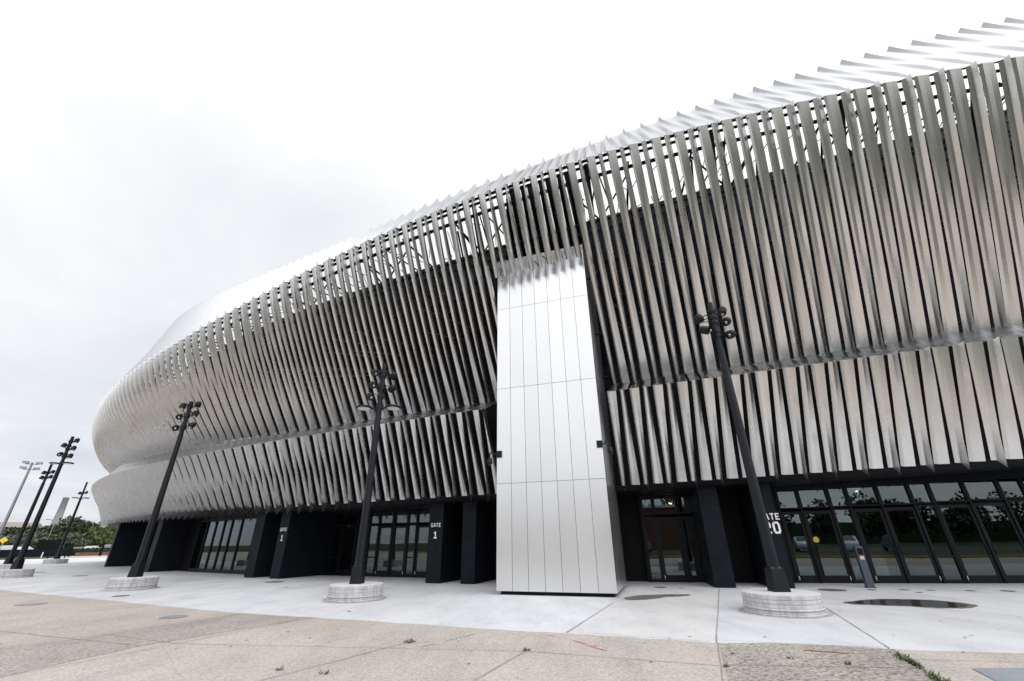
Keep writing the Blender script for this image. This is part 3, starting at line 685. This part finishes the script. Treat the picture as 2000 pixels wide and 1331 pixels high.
for (px_az,d,h,rx,m,lab) in (
 (-44.15,150,7.7,5.2,'leafd','tallest rounded dark tree just right of the chimney'),
 (-45.55,148,6.4,5.0,'leafd','dark tree in front of the chimney base building'),
 (-46.75,146,6.0,5.2,'leafd','dark bushy tree between the floodlight mast and the leaning left lamp posts'),
 (-42.9,152,6.9,5.2,'leafd','dark tree right of the tallest rounded one, behind the most distant lamp post'),
 (-42.0,154,6.6,5.0,'leafm','mid green tree left of the feathery light tree'),
 (-41.0,132,6.4,4.4,'leafl','feathery light green tree near the arena corner'),
 (-39.7,150,6.2,5.0,'leafm','small green tree showing just beside the black arena base')):
    x,y=polar(px_az,d); tree(x,y,h,rx,m,lab,gt)
for (az,d,h,rx,m,lab) in ((-46.1,136,4.3,4.2,'leafs','silvery shrub left of the black board'),(-43.3,136,4.3,4.2,'leafs','silvery shrub right of the black board'),(-42.3,134,3.9,4.0,'leafs','low silvery shrub beneath the mid green tree'),(-44.2,138,4.4,4.0,'leafm','green shrub rising behind the black board'),(-47.3,138,3.9,4.2,'leafs','silvery shrub at the left edge of the view')):
    x,y=polar(az,d); tree(x,y,h,rx,m,lab,'shrubs along the street',900,.26,.12,'shrub')
# dark boundary wall, board, brick planter wall with hedge
def seg(mb,a,b,z0,z1,th):
    a=np.array(a); b=np.array(b); d=(b-a)/np.linalg.norm(b-a); n=np.array([-d[1],d[0]])*th/2
    mb.hexa([(*(a-n),z0),(*(b-n),z0),(*(b+n),z0),(*(a+n),z0),(*(a-n),z1),(*(b-n),z1),(*(b+n),z1),(*(a+n),z1)])
mb=MB(); A0,A1=polar(-50.5,116),polar(-43.0,120); seg(mb,A0,A1,0,1.2,.3); tag(mb.build('boundary_wall',M['navy']),'low dark navy wall along the back edge of the lawn','wall')
ea,eb=polar(-45.6,120.5),polar(-43.9,121.5)
e=empty('display_board',(ea[0],ea[1],0),'long black board standing behind the low navy wall','board')
mb=MB(); seg(mb,ea,eb,1.0,2.75,.2); mb.build('panel',M['black'],e)
for f in (.04,.96):
    q=np.array(ea)*(1-f)+np.array(eb)*f; mb=MB(); mb.box((q[0],q[1]+.2,.6),(.14,.14,1.2)); mb.build('leg',M['black'],e)
mb=MB(); seg(mb,polar(-42.9,116),polar(-38.5,120),0,.55,.5); tag(mb.build('brick_wall',M['brick']),'low brown brick wall under the clipped hedge','wall')
mb=MB(); a=np.array(polar(-42.9,118)); b=np.array(polar(-38.5,122))
seg(mb,a,b,.0,1.12,1.0)
for i in range(2600):
    t=rng.random(); q=a+(b-a)*t+(rng.random(2)-.5)*1.1; z=.5+.75*rng.random()
    v=rng.normal(size=3)*.09; w_=rng.normal(size=3)*.06; mb.add([np.array([*q,z])-v,np.array([*q,z])+w_,np.array([*q,z])+v,np.array([*q,z])-w_],[(0,1,2,3)])
tag(mb.build('hedge',M['hedge']),'dark clipped hedge behind the low brick wall','hedge')
# small panels on posts
for az,d,z,w_,lab in ((-45.0,98,.50,.75,'lower white sign panel standing on the grass'),(-43.95,100,1.1,.65,'upper white sign panel beside the most distant lamp post')):
    x,y=polar(az,d); e=empty('sign_panel',(x,y,0),lab,'sign','white panels by the lawn')
    mb=MB(); mb.box((x,y,z),(w_,.05,.75),-.7); mb.build('board',M['white'],e)
    mb=MB(); mb.box((x+.6,y+.4,z*.5+.35),(.12,.12,z+.7)); mb.build('post',M['black'],e)
for az,d,h in ((-43.3,112,2.0),(-41.25,112,2.2)):
    x,y=polar(az,d); mb=MB(); mb.box((x,y,h/2),(.28,.28,h)); mb.box((x,y,h+.05),(.34,.34,.1)); tag(mb.build('black_post',M['black']),'thin black post at the right end of the navy wall' if az<-43 else 'thin black post in front of the hedge','post')
# far building with chimney
bx,by=polar(-45.2,310)
e=empty('power_station',(bx,by,0),'pale distant industrial building with a tall grey chimney','building')
mb=MB(); mb.box((bx,by,4.6),(46,30,9.2),.75); mb.box((bx-14,by-6,10.5),(20,16,2.6),.75); mb.build('block',mat('pale_cladding',(.42,.38,.34),.8,noise=.1),e)
mb=MB(); mb.box((bx-10,by-12,7.0),(47,8,1.4),.75); mb.build('window_band',mat('dull_glass',(.12,.12,.13),.4),e)
cx_,cy_=polar(-44.95,318)
mb=MB(); mb.lathe((cx_,cy_,10),(0,0,1),[(1.75,-8),(1.65,1.2),(1.8,1.3),(1.8,1.9),(1.6,2.0),(1.15,13.2),(1.25,13.3),(1.15,13.8)],n=24); mb.build('chimney',mat('chimney_grey',(.23,.22,.235),.8,noise=.1,nscale=.2),e)
bx,by=polar(-47.6,230)
e=empty('low_building',(bx,by,0),'long low brown building at the far left behind the mast','building')
mb=MB(); mb.box((bx,by,3.7),(44,16,7.4),.78); mb.build('block',mat('brown_wall',(.24,.17,.15),.8,noise=.15),e)
mb=MB(); mb.box((bx,by,7.65),(45,17,.5),.78); mb.build('roof',mat('pale_roof',(.5,.47,.45),.7),e)
# light-grey floodlight mast
mx,my=polar(-48.0,62)
e=empty('floodlight_mast',(mx,my,0),'tall pale grey mast with four lamp heads at the left edge','floodlight mast')
mb=MB(); mb.tube((mx,my,0),(mx,my,8.9),.15,.08,n=10); mb.build('pole',M['galv'],e)
for zc in (8.25,8.75):
    mb=MB(); mb.box((mx,my,zc),(.9,.08,.08),.6); mb.build('crossarm',M['galv'],e)
for dz,s in ((8.9,-.45),(8.87,.47),(8.4,-.47),(8.36,.45)):
    mb=MB(); mb.box((mx+s*.85,my+s*.55,dz),(.42,.30,.20),.6); mb.build('lamp_head',M['greypanel'],e)
x,y=polar(-45.05,140)
e=empty('street_lamp',(x,y,0),'thin pale street lamp with a curved arm in front of the trees','street lamp')
mb=MB(); mb.path([(x,y,0),(x,y,5.6),(x-.1,y,6.3),(x-.5,y-.3,6.8),(x-1.3,y-.8,6.95)],.085,n=8); mb.build('pole',M['galv'],e)
mb=MB(); mb.lathe((x-1.5,y-.9,6.85),(0,0,1),[(.25,0),(.32,.1),(.1,.22)],n=12); mb.build('lamp_head',M['white'],e)
x,y=polar(-47.62,98)
e=empty('warning_sign',(x,y,0),'yellow diamond road sign at the left edge','sign')
s=.44; mb=MB(); mb.hexa([(x-s*.7,y-s*.7,2.5),(x,y,2.5-s),(x+.02,y+.02-.03,2.5-s),(x-s*.7+.02,y-s*.7-.03,2.5),(x,y,2.5+s),(x+s*.7,y+s*.7,2.5),(x+s*.7+.02,y+s*.7-.03,2.5),(x+.02,y-.03,2.5+s)]); mb.build('plate',M['yellow'],e)
mb=MB(); mb.tube((x,y+.08,0),(x,y+.08,2.9),.045,n=8); mb.build('post',M['galv'],e)
x,y=polar(-46.75,165)
mb=MB(); mb.tube((x,y,0),(x,y,8.2),.14,.10,n=8); mb.tube((x,y,8.2),(x,y,8.4),.18,n=8); tag(mb.build('utility_pole',M['galv']),'thin dark pole rising above the low brown building','pole')

# cars -----------------------------------------------------------------
carbody=[(-2.2,.35),(-2.25,.75),(-2.1,.92),(-1.55,1.0),(-.95,1.42),(.55,1.46),(1.25,1.02),(2.05,.88),(2.25,.7),(2.25,.35)]
def car(x,y,rz,m,label,group,s=1.0,tall=1.0):
    e=empty('parked_car',(x,y,0),label,'car',group); cs,sn=math.cos(rz),math.sin(rz)
    def W_(p): return (x+s*(p[0]*cs-p[1]*sn),y+s*(p[0]*sn+p[1]*cs),s*p[2]*(tall if p[2]>.5 else 1))
    b=MB(); n=len(carbody)
    rows=[]
    for v,ins in ((-.9,0),(-.82,1),(.82,1),(.9,0)):
        rows.append([W_((q[0],v*(.80 if (ins and q[1]>1.2) else 1.0),q[1]+(0.03 if ins else -.02))) for q in carbody])
    b.grid(np.array(rows),True); b.add(rows[0],[tuple(range(n))]); b.add(rows[-1],[tuple(range(n))[::-1]]); b.build('body',m,e)
    g=MB()
    for v in (-.905,.905):
        g.add([W_(p) for p in ((-1.35,v*.985,1.0),(-.9,v*.90,1.36),(.5,v*.90,1.39),(1.05,v*.985,1.0))],[(0,1,2,3)])
    g.add([W_(p) for p in ((.62,-.62,1.47),(.62,.62,1.47),(1.30,.72,1.06),(1.30,-.72,1.06))],[(0,1,2,3)])
    g.add([W_(p) for p in ((-1.0,-.62,1.44),(-1.0,.62,1.44),(-1.62,.72,1.03),(-1.62,-.72,1.03))],[(0,1,2,3)])
    g.build('windows',M['screen'],e)
    for wx in (-1.35,1.4):
        for wy in (-.8,.8):
            w_=MB(); a=W_((wx,wy-.1,.33)); c2=W_((wx,wy+.1,.33)); w_.tube(a,c2,.33*s,n=16); w_.build('wheel',M['black'],e)
cw=mat('white_car_paint',(.75,.76,.78),.25); cs_=mat('silver_car_paint',(.5,.52,.55),.25,.6); cd=mat('dark_car_paint',(.03,.035,.045),.2); cb=mat('blue_grey_car_paint',(.18,.22,.28),.25)
for az,d,m,lab,tl in ((-47.2,125,cw,'white van roof showing over the navy wall at the left edge',1.25),(-46.2,126,cw,'white car just right of the white van, behind the navy wall',1.12),(-41.95,127,cw,'white car roof showing above the hedge under the feathery tree',1.1),(-40.75,124,cs_,'pale car above the hedge next to the black arena base',1.25),(-42.75,129,cs_,'silver car roof low behind the left end of the hedge',1.0)):
    x,y=polar(az,d); car(x,y,.8,m,lab,'cars parked beyond the plaza',1.0,tl)
# what the glass mirrors: lot, cars, trees, houses on the street side behind the viewer
for x,y,m,lab in ((8,-27,cw,'white car mirrored in the gate 20 doors'),(14,-28,cd,'dark car mirrored in the gate 20 doors'),(20,-27,cs_,'silver car mirrored in the gate 20 doors'),(27,-27.5,cw,'white car mirrored in the rightmost doors'),(33,-27,cb,'blue grey car mirrored in the rightmost doors'),(-6,-27,cs_,'silver car mirrored in the gate 1 doors')):
    car(x,y,1.57+.1*random.random(),m,lab,'cars in the lot mirrored by the glass',1.0,1.2)
mb=MB()
for i in range(70):
    x=-150+300*i/69+rng.normal()*2; y=-62-rng.random()*14-0.0015*(x*x); h=6.5+4.5*rng.random(); foliage(mb,(x,y,h*.55),(4.2,4.2,h*.5),650,.42,10)
mb.add([(-170,-100,0),(170,-100,0),(170,-100,5),(-170,-100,5)],[(0,1,2,3)])
o=tag(mb.build('tree_line',M['leafd']),'dark line of street trees mirrored in the glazing','trees',kind='stuff')
bx=MB(); bx.box((-6,-50,3.4),(34,10,6.8)); e=empty('brick_building',(-6,-50,0),'brown brick building mirrored in the left glazing','building'); bx.build('wall',M['brick'],e)
mb=MB(); mb.box((-6,-50,7.0),(34.6,10.6,.4)); mb.build('roof',M['white'],e)

# ------------------------------------------------------------------ sky, sun
sun_az,sun_el=R_(135),R_(60)     # high, behind the viewer to the right, veiled by cloud
wld=bpy.data.worlds.new('World'); S.world=wld; wld.use_nodes=True; nt=wld.node_tree; N=nt.nodes; L=nt.links
out=N['World Output']; bg=N['Background']
sky=N.new('ShaderNodeTexSky'); sky.sky_type='NISHITA'; sky.sun_disc=False; sky.sun_elevation=sun_el; sky.sun_rotation=sun_az; sky.air_density=1.0; sky.dust_density=2.0
L.new(sky.outputs[0],bg.inputs[0]); bg.inputs[1].default_value=.10
tc=N.new('ShaderNodeTexCoord'); sx=N.new('ShaderNodeSeparateXYZ'); L.new(tc.outputs['Generated'],sx.inputs[0])
# cloud deck projected on a flat layer: dir.xy/(z+.12)
def math_(op,a,b=None,v=None):
    n=N.new('ShaderNodeMath'); n.operation=op; L.new(a,n.inputs[0])
    if b is not None: L.new(b,n.inputs[1])
    elif v is not None: n.inputs[1].default_value=v
    return n.outputs[0]
zz=math_('ADD',math_('MAXIMUM',sx.outputs[2],v=0.0),v=.13)
cb_=N.new('ShaderNodeCombineXYZ'); L.new(math_('DIVIDE',sx.outputs[0],zz),cb_.inputs[0]); L.new(math_('DIVIDE',sx.outputs[1],zz),cb_.inputs[1])
nz=N.new('ShaderNodeTexNoise'); nz.inputs['Scale'].default_value=.75; nz.inputs['Detail'].default_value=8; nz.inputs['Roughness'].default_value=.55; nz.inputs['Distortion'].default_value=.4; L.new(cb_.outputs[0],nz.inputs['Vector'])
# thicker, darker cloud away from the sun
sd=Vector((math.sin(sun_az)*math.cos(sun_el),math.cos(sun_az)*math.cos(sun_el),math.sin(sun_el)))
dp=N.new('ShaderNodeVectorMath'); dp.operation='DOT_PRODUCT'; L.new(tc.outputs['Generated'],dp.inputs[0]); dp.inputs[1].default_value=sd
gr=N.new('ShaderNodeValToRGB'); L.new(math_('MULTIPLY_ADD',dp.outputs['Value'],v=.5),gr.inputs[0]); gr.inputs[0].links[0].from_node.inputs[2].default_value=.5
for k,(p_,v_) in enumerate(((.30,.86),(.58,.99),(.66,1.10),(.73,1.15),(.80,1.30),(.90,1.9),(1.0,2.3))):
    el=gr.color_ramp.elements[k] if k<2 else gr.color_ramp.elements.new(p_)
    el.position=p_; el.color=(v_/2.5,)*3+(1,)
ct=N.new('ShaderNodeMapRange'); L.new(nz.outputs['Fac'],ct.inputs[0]); ct.inputs['From Min'].default_value=.33; ct.inputs['From Max'].default_value=.66; ct.inputs['To Min'].default_value=.84; ct.inputs['To Max'].default_value=1.05
val=math_('MULTIPLY',math_('MULTIPLY',gr.outputs[0],ct.outputs[0]),v=2.5)
cr=N.new('ShaderNodeValToRGB'); cr.color_ramp.elements[0].position=.68; cr.color_ramp.elements[0].color=(.90,.96,1.06,1); cr.color_ramp.elements[1].position=1.0; cr.color_ramp.elements[1].color=(1,1,1,1); L.new(val,cr.inputs[0])
bg2=N.new('ShaderNodeBackground'); L.new(cr.outputs[0],bg2.inputs[0]); L.new(val,bg2.inputs[1])
mx_=N.new('ShaderNodeMixShader'); mx_.inputs[0].default_value=.94; L.new(bg.outputs[0],mx_.inputs[1]); L.new(bg2.outputs[0],mx_.inputs[2]); L.new(mx_.outputs[0],out.inputs[0])
sl=bpy.data.lights.new('sun','SUN'); sl.energy=.5; sl.angle=R_(40); sl.color=(1,.97,.92)
so=bpy.data.objects.new('sun',sl); COL.objects.link(so); so.rotation_euler=(-sd).to_track_quat('-Z','Y').to_euler()

# ------------------------------------------------------------------ camera
cam=bpy.data.cameras.new('camera'); co=bpy.data.objects.new('camera',cam); COL.objects.link(co); S.camera=co
Rm=np.array([[0.9999280488914193,0.011995709241199547,0.0],[0.005128905478352046,-0.4275309066597741,0.9039861825156763],[-0.010843955403519998,0.9039211397077027,0.42756167019593133]])
m4=Matrix.Identity(4)
for i in range(3):
    m4[i][0]=Rm[i,0]; m4[i][1]=Rm[i,1]; m4[i][2]=-Rm[i,2]
m4[0][3],m4[1][3],m4[2][3]=0,0,1.6
co.matrix_world=m4
cam.sensor_width=36; cam.sensor_fit='HORIZONTAL'; cam.lens=828/2000*36; cam.clip_start=.1; cam.clip_end=3000
S.view_settings.view_transform='Standard'; S.view_settings.look='None'; S.view_settings.exposure=.10; S.view_settings.gamma=1
S.cycles.max_bounces=8; S.cycles.transparent_max_bounces=16; S.cycles.use_denoising=True
